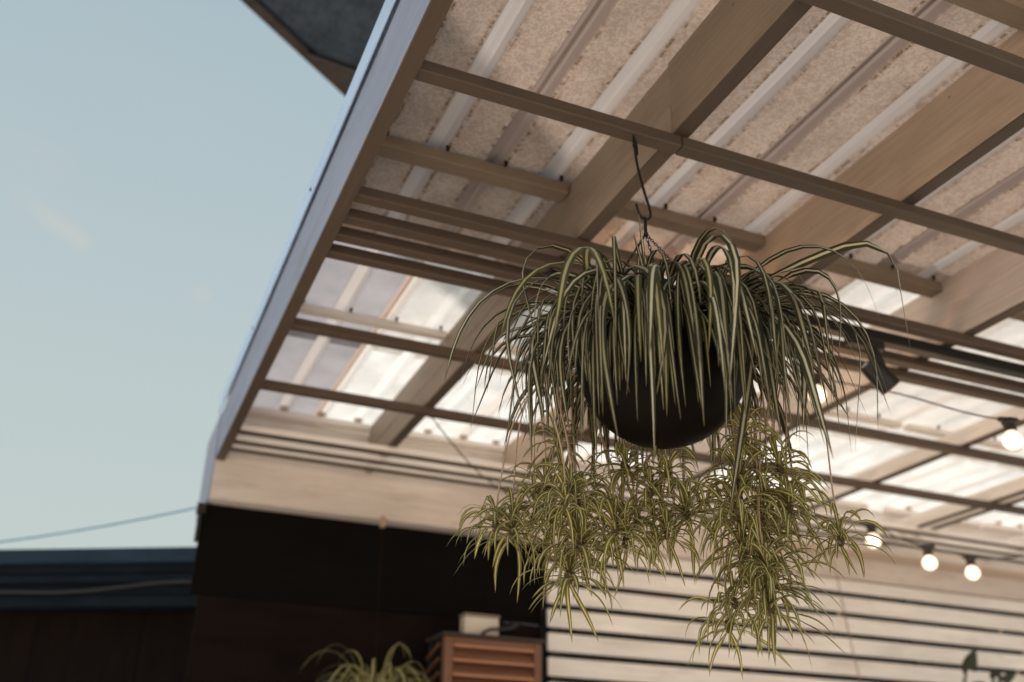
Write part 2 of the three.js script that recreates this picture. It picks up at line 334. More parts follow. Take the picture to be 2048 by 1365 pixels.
// ---------------------------------------------------------------- white slatted wall
{
  const w = thing('slat_wall', 'white wall of wide horizontal slats with black gaps, below the end beam on the right', 'wall', P(2.5, -EYE / U, BW + 0.04));
  part('backing', lbox(1.40, AEND, -0.93, 0.868, BW + 0.07, BW + 0.09), M.black, w);
  let top = 0.869; const bottoms = [0.823];
  for (let k = 0; k < 22; k++) bottoms.push(bottoms[k] - 0.0775);
  for (const b of bottoms) {
    if (b < -0.9) break;
    const h0 = b + 0.0005 * rr(-1, 1);
    part('slat', lbox(1.405, AEND, h0, top, BW + 0.022, BW + 0.034), M.slat, w);
    top = b - 0.0195;
  }
  for (const x of [1.42, 2.20, 2.98, 3.76, 4.54]) part('stud', lbox(x, x + 0.028, -0.92, 0.867, BW + 0.035, BW + 0.069), M.black, w);
  for (const [x, k] of [[3.44, 1], [3.55, 2], [3.49, 3], [2.62, 1]]) { const h = bottoms[k]; part('spacer', lbox(x, x + 0.012, h - 0.0192, h - 0.0005, BW + 0.024, BW + 0.0345), M.timber, w); }
}

// ---------------------------------------------------------------- dark end wall below the beam, and the neighbouring building
{
  const w = thing('end_wall', 'near-black wall in the shade below the left part of the white end beam', 'wall', P(0.85, -EYE / U, 3.1));
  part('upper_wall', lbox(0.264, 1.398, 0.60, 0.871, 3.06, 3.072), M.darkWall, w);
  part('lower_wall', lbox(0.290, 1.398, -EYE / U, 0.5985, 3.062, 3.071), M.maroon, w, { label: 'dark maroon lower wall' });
  part('corner_bracket', [lbox(0.246, 0.272, 0.835, 0.869, 3.04, 3.07), lbox(0.252, 0.263, 0.75, 0.8345, 3.045, 3.065)], M.blackMetal, w);
}
{
  const A0 = new THREE.Vector2(0.295, 3.64), d = new THREE.Vector2(-0.874, 0.486);      // the eave runs away to the left
  const n = new THREE.Vector2(0.486, 0.874);                                             // away from the eye
  const q = (s, o, h) => P(A0.x + d.x * s + n.x * o, h, A0.y + d.y * s + n.y * o);
  const seg = (s0, s1, o0, o1, h0, h1) => { const pts = []; for (const s of [s0, s1]) for (const o of [o0, o1]) for (const h of [h0, h1]) pts.push(q(s, o, h)); return boxUV(new ConvexGeometry(pts), new THREE.Vector3(4, 0.1, 0.5)); };
  const bld = thing('neighbouring_building', 'dark building with stacked blue-black eave boards at the lower left under the sky', 'building', q(1.6, 0.5, -EYE / U));
  const S0 = -1.0, S1 = 4.2;
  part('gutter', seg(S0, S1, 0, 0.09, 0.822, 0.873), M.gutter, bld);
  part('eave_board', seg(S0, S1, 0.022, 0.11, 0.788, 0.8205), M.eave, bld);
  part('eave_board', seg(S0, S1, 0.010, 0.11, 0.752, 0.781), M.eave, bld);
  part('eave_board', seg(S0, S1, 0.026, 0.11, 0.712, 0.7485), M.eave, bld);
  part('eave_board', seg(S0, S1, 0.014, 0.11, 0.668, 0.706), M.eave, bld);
  const sag = []; for (let k = 0; k <= 12; k++) { const s = mix(-0.15, 1.4, k / 12); sag.push(q(s, 0.002, 0.745 - 0.035 * smooth(0, 0.7, k / 12) + 0.008 * Math.sin(k * 1.1))); }
  part('eave_cable', tube(sag, 0.011, 40, 8), M.black, bld);
  part('roof', seg(S0, S1, 0.05, 1.4, 0.8745, 0.884), M.blackMetal, bld);
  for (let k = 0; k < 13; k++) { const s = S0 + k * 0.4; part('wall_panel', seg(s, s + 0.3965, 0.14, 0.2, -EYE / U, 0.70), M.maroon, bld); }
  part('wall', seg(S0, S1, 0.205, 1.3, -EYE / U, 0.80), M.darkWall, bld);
}
{
  const pts = []; for (let k = 0; k <= 16; k++) { const t = k / 16, p = P(-0.75, 0.862, 4.2).lerp(P(0.2895, 0.936, 3.32), t); p.y -= 0.10 * U * t * (1 - t); pts.push(p); }
  tag(part('overhead_wire', tube(pts, 0.006, 40, 6), std({ color: rgb(0.12, 0.28, 0.40), roughness: 0.5 }), scene), 'thin wire crossing the sky to the left end of the white beam', 'wire');
}

// ---------------------------------------------------------------- track light
{
  const t = thing('track_light', 'black track with a cylindrical spotlight hanging below the slats on the right', 'spotlight', P(1.6, 0.985, 1.5));
  part('track', lbox(1.235, 3.3, 0.972, 0.9985, 1.484, 1.508, 0.002), M.blackMetal, t);
  part('adapter', lbox(1.418, 1.515, 0.953, 0.9715, 1.486, 1.506, 0.002), M.blackMetal, t);
  const top = new THREE.Vector3(2.345, 2.965, -2.39).setY(EYE + 1.478), a = P(1.482, 0.9, 1.497);
  const c0 = P(1.466, 0.918, 1.497), c1 = P(1.516, 0.864, 1.490), r = 0.039;
  const body = new THREE.LatheGeometry([[0, 0], [r * 0.9, 0], [r, 0.004], [r, 1], [r * 0.93, 1.002], [r * 0.9, 0.93], [r * 0.4, 0.9], [0, 0.9]].map(([x, y]) => new THREE.Vector2(x, y <= 0.004 ? y : y * c0.distanceTo(c1))), 28);
  part('spot_body', orient(body, c0, c1), M.blackMetal, t);
  part('front_ring', orient(new THREE.TorusGeometry(r * 0.96, 0.0022, 8, 32).rotateX(Math.PI / 2), c1, c1.clone().add(c1.clone().sub(c0))), std({ color: rgb(0.35, 0.16, 0.08), roughness: 0.4, metalness: 0.5 }), t);
  const mid = c0.clone().lerp(c1, 0.42);
  part('yoke', [tube([P(1.502, 0.953, 1.496), P(1.505, 0.935, 1.494), P(1.512, 0.905, 1.492), mid.clone().add(new THREE.Vector3(0.034, 0.014, 0.0))], 0.0055, 16, 8), new THREE.CylinderGeometry(0.02, 0.02, 0.05, 16).translate(P(1.488, 0.94, 1.496).x, P(1.488, 0.94, 1.496).y, P(1.488, 0.94, 1.496).z)], M.blackMetal, t);
}

// ---------------------------------------------------------------- festoon lights
M.bulb = std({ color: rgb(0.9, 0.85, 0.78), emissive: rgb(1.0, 0.80, 0.58), emissiveIntensity: 0.85, roughness: 0.3 });
function festoon(label, pts, r) {
  const dense = new THREE.CatmullRomCurve3(pts, false, 'centripetal').getPoints(60);
  return tag(part('festoon_cable', tube(dense, r, 120, 6), M.cable, scene), label, 'cable', 'festoon cables');
}
function bulb(pos, r, label, power = 0.1) {
  const t = thing('festoon_bulb', label, 'light bulb', pos.clone(), 'lit festoon bulbs');
  const o = pos.clone();
  const globe = new THREE.LatheGeometry([[0, -1], [0.38, -0.925], [0.71, -0.7], [0.92, -0.39], [1, 0], [0.92, 0.39], [0.72, 0.7], [0.5, 0.9], [0.42, 1.05], [0, 1.05]].map(([x, y]) => new THREE.Vector2(x * r, y * r)), 28);
  globe.computeVertexNormals();
  const g = part('globe', globe.translate(o.x, o.y, o.z), M.bulb, t);
  part('socket', new THREE.LatheGeometry([[0, 1.0], [0.62, 1.0], [0.66, 1.1], [0.58, 1.75], [0.72, 1.85], [0.72, 2.2], [0.5, 2.45], [0, 2.5]].map(([x, y]) => new THREE.Vector2(x * r, y * r)), 20).translate(o.x, o.y, o.z), M.cable, t);
  part('cable_clamp', new THREE.CapsuleGeometry(r * 0.3, r * 1.7, 6, 12).rotateZ(Math.PI / 2).rotateY(-0.3).translate(o.x, o.y + r * 2.3, o.z), M.cable, t);
  const l = new THREE.PointLight(new THREE.Color(1, 0.62, 0.32), power); l.position.copy(g.position); l.castShadow = true; l.shadow.radius = r / 0.02; t.add(l);
  return pos.clone().add(new THREE.Vector3(0, r * 2.3, 0));
}
{
  const Eye = (x, y, z) => new THREE.Vector3(x, EYE + y, z);
  const rb = 0.034;
  const b1 = bulb(Eye(2.385, 1.475, -2.711), rb, 'lit round bulb half hidden by leaf tips at the right edge of the big plant');
  const b2 = bulb(Eye(2.881, 1.237, -2.319), rb, 'lit round bulb nearest the right edge, hanging before the white roof');
  const h0 = bulb(Eye(1.68, 1.56, -2.62), rb, 'lit bulb behind the foliage in the middle of the plant', 0.32);
  festoon('thin black cable from the slats behind the plant to the bulbs on the right', [P(0.735, 0.997, 1.545), P(0.80, 0.975, 1.56), P(0.93, 0.985, 1.6), h0, b1, Eye(2.62, 1.46, -2.55), b2, Eye(3.4, 1.32, -1.95), Eye(4.2, 1.5, -1.5)], 0.0032);
  const c1 = bulb(Eye(3.256, 1.192, -3.462), rb, 'lit bulb touched by a leaf tip, leftmost of three before the slats'), c2 = bulb(Eye(3.574, 1.124, -3.46), rb, 'lit bulb in the middle of three before the slats'), c3 = bulb(Eye(3.92, 1.129, -3.538), rb, 'lit bulb rightmost of three before the slats');
  festoon('thin cable dropping from the slats to the three small bulbs before the white slats', [P(1.30, 1.0, 2.74), Eye(2.75, 1.42, -3.9), c1, Eye(3.42, 1.22, -3.46), c2, Eye(3.75, 1.205, -3.5), c3, Eye(4.3, 1.26, -3.6), Eye(5.2, 1.45, -3.7)], 0.0036);
  festoon('faint thin cable slanting across the far left bay of the roof', [P(0.765, 1.0, 2.40), P(0.88, 0.97, 2.52), P(1.02, 0.945, 2.66), P(1.2, 0.93, 2.8)], 0.003);
  tag(part('cable_clip', [lbox(0.722, 0.748, 0.985, 0.9995, 1.537, 1.552, 0.003), new THREE.TorusGeometry(0.012, 0.003, 8, 16).translate(P(0.738, 0.978, 1.545).x, P(0.738, 0.978, 1.545).y, P(0.738, 0.978, 1.545).z)], M.blackMetal, scene), 'small black clip under the group of slats, left of the plant', 'clip');
  tag(part('red_string', tube([P(2.556, 0.99, 2.95), P(2.581, 0.82, 2.955), P(2.597, 0.65, 2.955), P(2.622, 0.42, 2.95), P(2.64, 0.1, 2.95)], 0.0035, 30, 6), std({ color: rgb(0.30, 0.16, 0.13), roughness: 0.7 }), scene), 'thin reddish cord hanging in front of the white slats', 'cord');
}

// ---------------------------------------------------------------- leaves
const leafTex = (edge, mid, s) => tex(64, 256, (u, v) => {
  const x = Math.abs(u - 0.5) * 2, w = 0.31 + 0.14 * (fbm(u * 0 + 0.3, v, 4, 5, s, 2) - 0.5);
  const vein = 0.88 + 0.24 * fbm(u, v, 26, 3, s + 5, 2), t = 1 - smooth(w - 0.07, w + 0.07, x + 0.05 * (fbm(u, v, 30, 10, s + 3, 2) - 0.5));
  let c = mix3(edge, mid, t);
  const side = 1 - smooth(0.0, 0.05, Math.abs(x - 0.74)); c = mix3(c, mid, side * 0.10);
  const tip = smooth(0.9, 1, v) * 0.6; c = mix3(c, [0.20, 0.13, 0.06], tip);
  return [c[0] * vein, c[1] * vein, c[2] * vein];
});
const leafMat = (map, tr, coat) => phys({ map, transmission: tr, thickness: 0, roughness: 1, clearcoat: coat, clearcoatRoughness: 0.42, specularIntensity: 0.4, side: THREE.DoubleSide });
const LEAF = [leafMat(leafTex([0.036, 0.036, 0.010], [0.66, 0.58, 0.40], 1), 0.32, 0.3), leafMat(leafTex([0.028, 0.027, 0.008], [0.40, 0.34, 0.21], 11), 0.28, 0.3), leafMat(leafTex([0.074, 0.067, 0.015], [0.48, 0.42, 0.22], 21), 0.34, 0.3)];
const BABY = [leafMat(leafTex([0.23, 0.205, 0.036], [0.78, 0.70, 0.38], 31), 0.40, 0.25), leafMat(leafTex([0.17, 0.15, 0.030], [0.66, 0.58, 0.28], 41), 0.38, 0.25)];
const Y = new THREE.Vector3(0, 1, 0);
// o: p start, az, pitch, end (final pitch), len, w, keep-out ball; returns a strip folded along its midrib
function leafGeo(o) {
  if (o.ball && o.len > 0.25 && o.pitch < 0.4 && rnd() < 0.10) { o.sharp = 0.11; o.bend = rr(0.42, 0.6); }
  const n = o.n ?? 12, p = o.p.clone(), ds = o.len / n, pts = [p.clone()], dirs = [];
  let az = o.az; const bendAt = o.bend ?? 0.4, sharp = o.sharp ?? 0.24;
  for (let i = 0; i < n; i++) {
    const s = (i + 0.5) / n, t = smooth(bendAt - sharp, bendAt + sharp * 1.5, s), pitch = mix(o.pitch, o.end, t);
    az += (o.curl ?? 0) / n;
    const d = new THREE.Vector3(Math.cos(pitch) * Math.cos(az), Math.sin(pitch), Math.cos(pitch) * Math.sin(az));
    p.addScaledVector(d, ds);
    if (o.ball) { const q = p.clone().sub(o.ball.c); q.y *= o.ball.ky; const L = q.length(); if (p.y < o.ball.c.y && L < o.ball.r) { const k = o.ball.r / Math.max(L, 0.02); p.x = o.ball.c.x + q.x * k; p.z = o.ball.c.z + q.z * k; } }
    pts.push(p.clone());
  }
  const pos = [], uv = [], idx = [];
  const side0 = new THREE.Vector3(-Math.sin(o.az), 0, Math.cos(o.az));
  for (let i = 0; i <= n; i++) {
    const t = i / n, dir = pts[Math.min(i + 1, n)].clone().sub(pts[Math.max(i - 1, 0)]).normalize();
    const side = side0.clone().addScaledVector(dir, -side0.dot(dir)).normalize(), nor = new THREE.Vector3().crossVectors(dir, side);
    if (nor.y < 0 && i < n * 0.3) nor.negate();
    const tw = (o.twist ?? 0) * (0.3 + t), sx = side.clone().multiplyScalar(Math.cos(tw)).addScaledVector(nor, Math.sin(tw)), nx = nor.clone().multiplyScalar(Math.cos(tw)).addScaledVector(side, -Math.sin(tw));
    const w = o.w * 0.5 * (t < 0.35 ? mix(0.62, 1, smooth(0, 0.35, t)) : Math.pow(clamp(1 - Math.pow((t - 0.35) / 0.65, 2.3)), 0.85) * 0.985 + 0.015);
    const fold = (o.fold ?? 0.35) * w;
    for (const k of [-1, 0, 1]) {
      const v = pts[i].clone().addScaledVector(sx, k * w).addScaledVector(nx, Math.abs(k) * fold);
      pos.push(v.x, v.y, v.z); uv.push(0.5 + k * 0.5, t);
    }
  }
  for (let i = 0; i < n; i++) for (let k = 0; k < 2; k++) { const a = i * 3 + k; idx.push(a, a + 1, a + 3, a + 1, a + 4, a + 3); }
  const g = new THREE.BufferGeometry();
  g.setAttribute('position', new THREE.Float32BufferAttribute(pos, 3)); g.setAttribute('uv', new THREE.Float32BufferAttribute(uv, 2)); g.setIndex(idx); g.computeVertexNormals();
  return g;
}

// ---------------------------------------------------------------- hanging basket
const D = Math.PI / 180;
const POT = P(0.690, 0.612, 1.095), PR = 0.198, PD = 0.220, APEX = P(0.677, 0.812, 1.0985);
{
  const HB = P(0.680, 0.845, 1.103);
  const hk = tag(part('s_hook', tube([P(0.6715, 0.9985, 1.1085), P(0.6720, 0.985, 1.110), P(0.675, 0.95, 1.110), P(0.682, 0.90, 1.106), P(0.6895, 0.862, 1.103), P(0.690, 0.852, 1.103), P(0.6865, 0.8445, 1.103), P(0.680, 0.842, 1.103), P(0.672, 0.8455, 1.103), P(0.668, 0.855, 1.103), P(0.6655, 0.866, 1.103)], 0.0034, 60, 8), M.iron, scene), 'long black wire hook under the slat that carries the hanging plant', 'hook');
  part('prong', tube([P(0.667, 0.9985, 1.103), P(0.6655, 0.988, 1.102), P(0.6655, 0.976, 1.102)], 0.003, 12, 8), M.iron, hk);
  part('prong', tube([P(0.677, 0.9985, 1.114), P(0.679, 0.988, 1.115), P(0.679, 0.972, 1.115)], 0.003, 12, 8), M.iron, hk);
  const bk = thing('hanging_basket', 'dark round hanging bowl on three chains below the wire hook', 'hanging basket', POT);
  const prof = []; for (let k = 0; k <= 20; k++) { const a = k / 20 * Math.PI / 2; prof.push(new THREE.Vector2(Math.max(0.0001, PR * Math.pow(Math.sin(a), 0.9)), -PD * Math.cos(a))); }
  prof.push(new THREE.Vector2(PR + 0.008, 0.004), new THREE.Vector2(PR + 0.009, 0.016), new THREE.Vector2(PR + 0.002, 0.02), new THREE.Vector2(PR - 0.006, 0.016), new THREE.Vector2(PR - 0.007, -0.02));
  const bowl = part('bowl', new THREE.LatheGeometry(prof, 48).translate(POT.x, POT.y, POT.z), dark({ map: tex(256, 256, (u, v) => { const k = 0.7 + 0.6 * fbm(u, v, 8, 8, 71, 4); return [0.007 * k, 0.0048 * k, 0.0037 * k]; }), roughness: 0.5, specularIntensity: 0.12 }), bk);
  part('soil', new THREE.CylinderGeometry(PR - 0.008, PR - 0.012, 0.01, 32).translate(POT.x, POT.y - 0.012, POT.z), std({ color: rgb(0.02, 0.014, 0.01), roughness: 1 }), bk);
  const link = (p, d, roll) => { const g = new THREE.TorusGeometry(0.0052, 0.0014, 6, 12); g.scale(0.62, 1.15, 1); g.rotateY(roll); return orient(g, p, p.clone().add(d)); };
  for (const az of [200, 320, 80]) {
    const rim = POT.clone().add(new THREE.Vector3(Math.cos(az * D) * PR, 0.016, Math.sin(az * D) * PR)), d = rim.clone().sub(APEX), L = d.length(); d.normalize();
    const gs = []; const n = Math.round(L / 0.0098); for (let k = 0; k < n; k++) gs.push(link(APEX.clone().addScaledVector(d, (k + 0.5) * L / n), d, k % 2 ? Math.PI / 2 : 0));
    part('chain', gs, M.iron, bk);
  }
  part('chain_ring', [tube([HB.clone().add(new THREE.Vector3(0.001, -0.002, 0)), HB.clone().lerp(APEX, 0.5), APEX], 0.0042, 8, 8), new THREE.TorusGeometry(0.007, 0.002, 8, 16).rotateY(0.5).translate(HB.x, HB.y - 0.006, HB.z), new THREE.SphereGeometry(0.0065, 10, 8).translate(APEX.x, APEX.y, APEX.z)], M.iron, bk);
}

// ---------------------------------------------------------------- the big spider plant
{
  const plant = thing('spider_plant', 'large variegated spider plant with many hanging plantlets in the dark bowl', 'plant', POT);
  const ball = { c: POT.clone(), r: PR + 0.034, ky: PR / PD };
  const right = new THREE.Vector3(Math.cos(-22.65 * D), 0, Math.sin(22.65 * D)), toEye = new THREE.Vector3(-0.385, 0, 0.923);
  const azOf = (x, y) => { const v = right.clone().multiplyScalar(x).addScaledVector(toEye, y); return Math.atan2(v.z, v.x); };
  let count = 0;
  const put = (o, mats = LEAF) => { count++; return part('leaf', leafGeo(o), mats[Math.floor(rnd() * mats.length)], plant); };
  // arching outer leaves
  for (let i = 0; i < 84; i++) {
    const az = i / 84 * Math.PI * 2 * 3 + rr(-0.3, 0.3), r0 = Math.sqrt(rnd()) * PR * 0.75;
    const front = Math.max(0, Math.cos(az) * toEye.x + Math.sin(az) * toEye.z), pitch = mix(rr(12, 54), rr(6, 44), front) * D, len = rr(0.24, 0.40) * mix(0.94, 1, front);
    put({ p: POT.clone().add(new THREE.Vector3(Math.cos(az) * r0, rr(0.0, 0.03), Math.sin(az) * r0)), az: az + rr(-0.35, 0.35), pitch, end: rr(-104, -76) * D, len: len * 1.05, w: rr(0.0105, 0.0195), bend: rr(0.20, 0.40), sharp: rr(0.26, 0.44), curl: rr(-0.8, 0.8), twist: rr(-0.5, 0.5), fold: rr(0.2, 0.5), ball, n: 14 });
  }
  // leaves that hang over the front of the bowl
  for (let i = 0; i < 66; i++) {
    const x = mix(-1, 1, (i + 0.5) / 66), az = azOf(x * 1.05, rr(0.55, 1)), r0 = PR * rr(0.5, 1.0);
    put({ p: POT.clone().add(new THREE.Vector3(Math.cos(az) * r0, rr(0.005, 0.03), Math.sin(az) * r0)), az: az + rr(-0.8, 0.8), pitch: rr(4, 48) * D, end: rr(-106, -76) * D, len: rr(0.34, 0.62), w: rr(0.0135, 0.0225), bend: rr(0.18, 0.44), sharp: rr(0.20, 0.44), curl: rr(-1.3, 1.3), twist: rr(-0.7, 0.7), fold: rr(0.12, 0.4), ball, n: 14 });
  }
  { // the thicket of inner leaves behind them
    const gs = [];
    for (let i = 0; i < 190; i++) {
      const az = rr(0, Math.PI * 2), r0 = PR * rr(0.5, 1.0);
      gs.push(leafGeo({ p: POT.clone().add(new THREE.Vector3(Math.cos(az) * r0, rr(0.0, 0.02), Math.sin(az) * r0)), az: az + rr(-0.5, 0.5), pitch: rr(0, 52) * D, end: rr(-104, -66) * D, len: rr(0.20, 0.46), w: rr(0.008, 0.016), bend: rr(0.2, 0.5), sharp: rr(0.2, 0.42), curl: rr(-0.6, 0.6), twist: rr(-0.6, 0.6), ball, n: 10 }));
    }
    for (let i = 0; i < 64; i++) {
      const az = azOf(rr(-1, 1), rr(0.5, 1)), r0 = PR * rr(0.6, 1.0);
      gs.push(leafGeo({ p: POT.clone().add(new THREE.Vector3(Math.cos(az) * r0, rr(0.0, 0.02), Math.sin(az) * r0)), az: az + rr(-0.7, 0.7), pitch: rr(-5, 35) * D, end: rr(-104, -76) * D, len: rr(0.30, 0.52), w: rr(0.008, 0.017), bend: rr(0.15, 0.4), sharp: rr(0.2, 0.42), curl: rr(-0.8, 0.8), twist: rr(-0.6, 0.6), ball, n: 12 }));
    }
    part('foliage', gs, LEAF[1], plant, { kind: 'stuff' });
  }
  // wide, long side leaves that reach left and right
  for (const [x, y, pitch, len, bend] of [[-1, 0.1, 38, 0.52, 0.42], [-1, 0.35, 25, 0.55, 0.45], [-0.9, -0.1, 45, 0.50, 0.5], [-1, -0.3, 20, 0.46, 0.4], [1, 0.1, 40, 0.56, 0.42], [1, 0.3, 28, 0.60, 0.45], [1, -0.2, 48, 0.56, 0.5], [0.9, 0.5, 30, 0.55, 0.42], [1, 0, 20, 0.5, 0.4], [-1, 0.6, 32, 0.5, 0.38], [0.8, -0.5, 42, 0.52, 0.42], [1, 0.2, 55, 0.6, 0.45]]) {
    const az = azOf(x, y); put({ p: POT.clone().add(new THREE.Vector3(Math.cos(az) * 0.1, 0.02, Math.sin(az) * 0.1)), az, pitch: pitch * D, end: rr(-100, -82) * D, len: len * 0.76, w: rr(0.011, 0.015), bend: bend - 0.04, sharp: 0.36, curl: rr(-0.2, 0.2), twist: rr(-0.3, 0.3), ball, n: 16 });
  }
  // a loose tuft of arching leaves above the rim
  for (let i = 0; i < 34; i++) {
    const az = i * 2.39996, r0 = Math.sqrt(rnd()) * PR * 0.8;
    put({ p: POT.clone().add(new THREE.Vector3(Math.cos(az) * r0, 0.01, Math.sin(az) * r0)), az: az + rr(-0.4, 0.4), pitch: rr(40, 80) * D, end: rr(-95, 30) * D, len: rr(0.11, 0.25), w: rr(0.009, 0.017), bend: rr(0.4, 0.75), sharp: 0.4, curl: rr(-0.8, 0.8), twist: rr(-0.5, 0.5), n: 12 });
  }
  // upright inner leaves above the rim
  for (const [x, y, pitch, end, len, w, bend] of [[-0.25, 0.3, 86, 80, 0.31, 0.0165, 0.6], [-0.12, 0.2, 74, 50, 0.24, 0.015, 0.6], [0.2, 0.2, 70, 10, 0.24, 0.014, 0.6], [-0.35, 0.1, 62, -20, 0.26, 0.014, 0.6], [-0.5, 0.2, 66, 58, 0.23, 0.015, 0.6], [-0.2, 0.4, 80, 20, 0.19, 0.018, 0.85], [0.5, 0.1, 72, -50, 0.22, 0.011, 0.75], [0.3, 0.1, 62, -30, 0.24, 0.012, 0.72], [0.8, 0, 42, -65, 0.30, 0.013, 0.62], [1, 0.1, 36, 5, 0.26, 0.012, 0.7], [-0.9, 0.1, 52, 30, 0.25, 0.013, 0.5], [-1, 0.2, 40, -20, 0.28, 0.012, 0.7], [-0.7, 0, 58, 10, 0.26, 0.012, 0.75], [0.1, 0.4, 84, -20, 0.16, 0.016, 0.7], [0.15, -0.2, 78, 40, 0.17, 0.014, 0.7], [0.6, 0.3, 55, -40, 0.2, 0.015, 0.7], [0.9, -0.3, 50, -10, 0.22, 0.012, 0.7], [-0.1, -0.3, 82, 60, 0.16, 0.012, 0.7], [0.4, -0.3, 68, 20, 0.2, 0.012, 0.6]]) {
    const az = azOf(x, y), r0 = 0.085 * Math.hypot(x, y); put({ p: POT.clone().add(new THREE.Vector3(Math.cos(az) * r0, 0.0, Math.sin(az) * r0)), az, pitch: pitch * D, end: end * D, len: len + 0.04, w, bend, sharp: 0.3, curl: rr(-0.15, 0.15), twist: rr(-0.4, 0.4), n: 14 });
  }
  // plantlets on their runners
  const stemMat = std({ color: rgb(0.52, 0.36, 0.24), roughness: 0.7 });
  const crown = std({ color: rgb(0.10, 0.065, 0.03), roughness: 0.9 });
  const spots = [
    [0.947, 0.806, -1.94, 0.55, 22], [0.913, 0.714, -1.991, 0.75, 26], [0.987, 0.659, -1.975, 1.0, 38], [0.873, 0.61, -2.043, 1.05, 36], [1.007, 0.572, -1.992, 1.05, 40], [1.05, 0.594, -1.903, 0.9, 34], [0.987, 0.513, -2.018, 1.05, 36], [0.818, 0.619, -2.071, 0.85, 24], [0.93, 0.66, -1.90, 0.8, 26],
    [1.078, 0.744, -1.895, 0.6, 18], [1.159, 0.72, -1.856, 0.8, 28], [1.183, 0.634, -1.873, 0.95, 36], [1.126, 0.673, -1.894, 0.65, 20],
    [1.281, 0.787, -1.746, 0.75, 24], [1.3, 0.702, -1.768, 1.0, 34], [1.367, 0.728, -1.706, 0.85, 30], [1.29, 0.629, -1.803, 1.0, 38], [1.363, 0.598, -1.759, 1.1, 40], [1.323, 0.543, -1.806, 0.9, 30], [1.405, 0.647, -1.708, 0.9, 32], [1.472, 0.569, -1.679, 0.75, 24], [1.336, 0.475, -1.813, 1.15, 40], [1.31, 0.52, -1.75, 0.8, 22], [1.345, 0.425, -1.80, 1.0, 34], [1.30, 0.44, -1.78, 0.7, 20],
  ];
  const seedSpots = spots.slice();
  for (let k = 0; k < 13; k++) { const [x, y, z] = seedSpots[(k * 7 + 2) % seedSpots.length]; spots.push([x + rr(-0.045, 0.045), y + rr(-0.05, 0.04), z + rr(-0.09, 0.06), rr(0.45, 0.95), Math.round(rr(16, 34))]); }
  for (const [x, y, z, size, nl] of spots) {
    const c = new THREE.Vector3(x, EYE + y, z).add(new THREE.Vector3(rr(-0.02, 0.02), 0.005, rr(-0.05, 0.05)));
    const gs = [], big = [];
    const nk = Math.round(nl * 1.12);
    for (let k = 0; k < nk; k++) {
      const az = k * 2.39996 + rr(-0.3, 0.3), t = k / nk, pitch = mix(78, -25, Math.pow(t, 0.8)) * D + rr(-0.2, 0.2), len = Math.pow(size, 0.7) * rr(0.09, 0.172) * (t > 0.75 ? 1.12 : 1);
      const o = { p: c.clone().add(new THREE.Vector3(Math.cos(az) * 0.006, mix(0.02, -0.02, t), Math.sin(az) * 0.006)), az, pitch, end: Math.min(pitch - 0.5, rr(-95, -50) * D), len, w: rr(0.0072, 0.0125) * mix(0.8, 1, size), bend: rr(0.35, 0.6), sharp: 0.32, curl: rr(-0.7, 0.7), twist: rr(-0.7, 0.7), fold: rr(0.2, 0.55), n: 8 };
      (k % 6 === 3 && size > 0.78 && big.length < 3 ? big : gs).push(o);
    }
    const body = new THREE.SphereGeometry(0.011 * size, 8, 6).scale(1, 1.8, 1).translate(c.x, c.y - 0.004, c.z);
    const pl = part('plantlet', gs.map(leafGeo), BABY[Math.floor(rnd() * BABY.length)], plant);
    part('crown', body, crown, pl);
    for (const o of big) part('leaf', leafGeo(o), BABY[Math.floor(rnd() * BABY.length)], pl);
    // runner from the pot's rim
    const dx = x - POT.x, dz = z - POT.z, az = Math.atan2(dz, dx) + rr(-0.4, 0.4), rim = POT.clone().add(new THREE.Vector3(Math.cos(az) * PR * 1.03, 0.02, Math.sin(az) * PR * 1.03));
    const mid = rim.clone().lerp(c, 0.35).add(new THREE.Vector3(Math.cos(az) * 0.07, 0.06, Math.sin(az) * 0.07));
    part('runner', tube([rim.clone().add(new THREE.Vector3(-Math.cos(az) * 0.06, 0.02, -Math.sin(az) * 0.06)), rim.clone().add(new THREE.Vector3(Math.cos(az) * 0.02, 0.02, Math.sin(az) * 0.02)), mid.lerp(c.clone().setY(rim.y), 0.3), c.clone().add(new THREE.Vector3(rr(-0.01, 0.01), 0.09, rr(-0.01, 0.01))), c], 0.0021, 24, 5), stemMat, plant);
  }
}

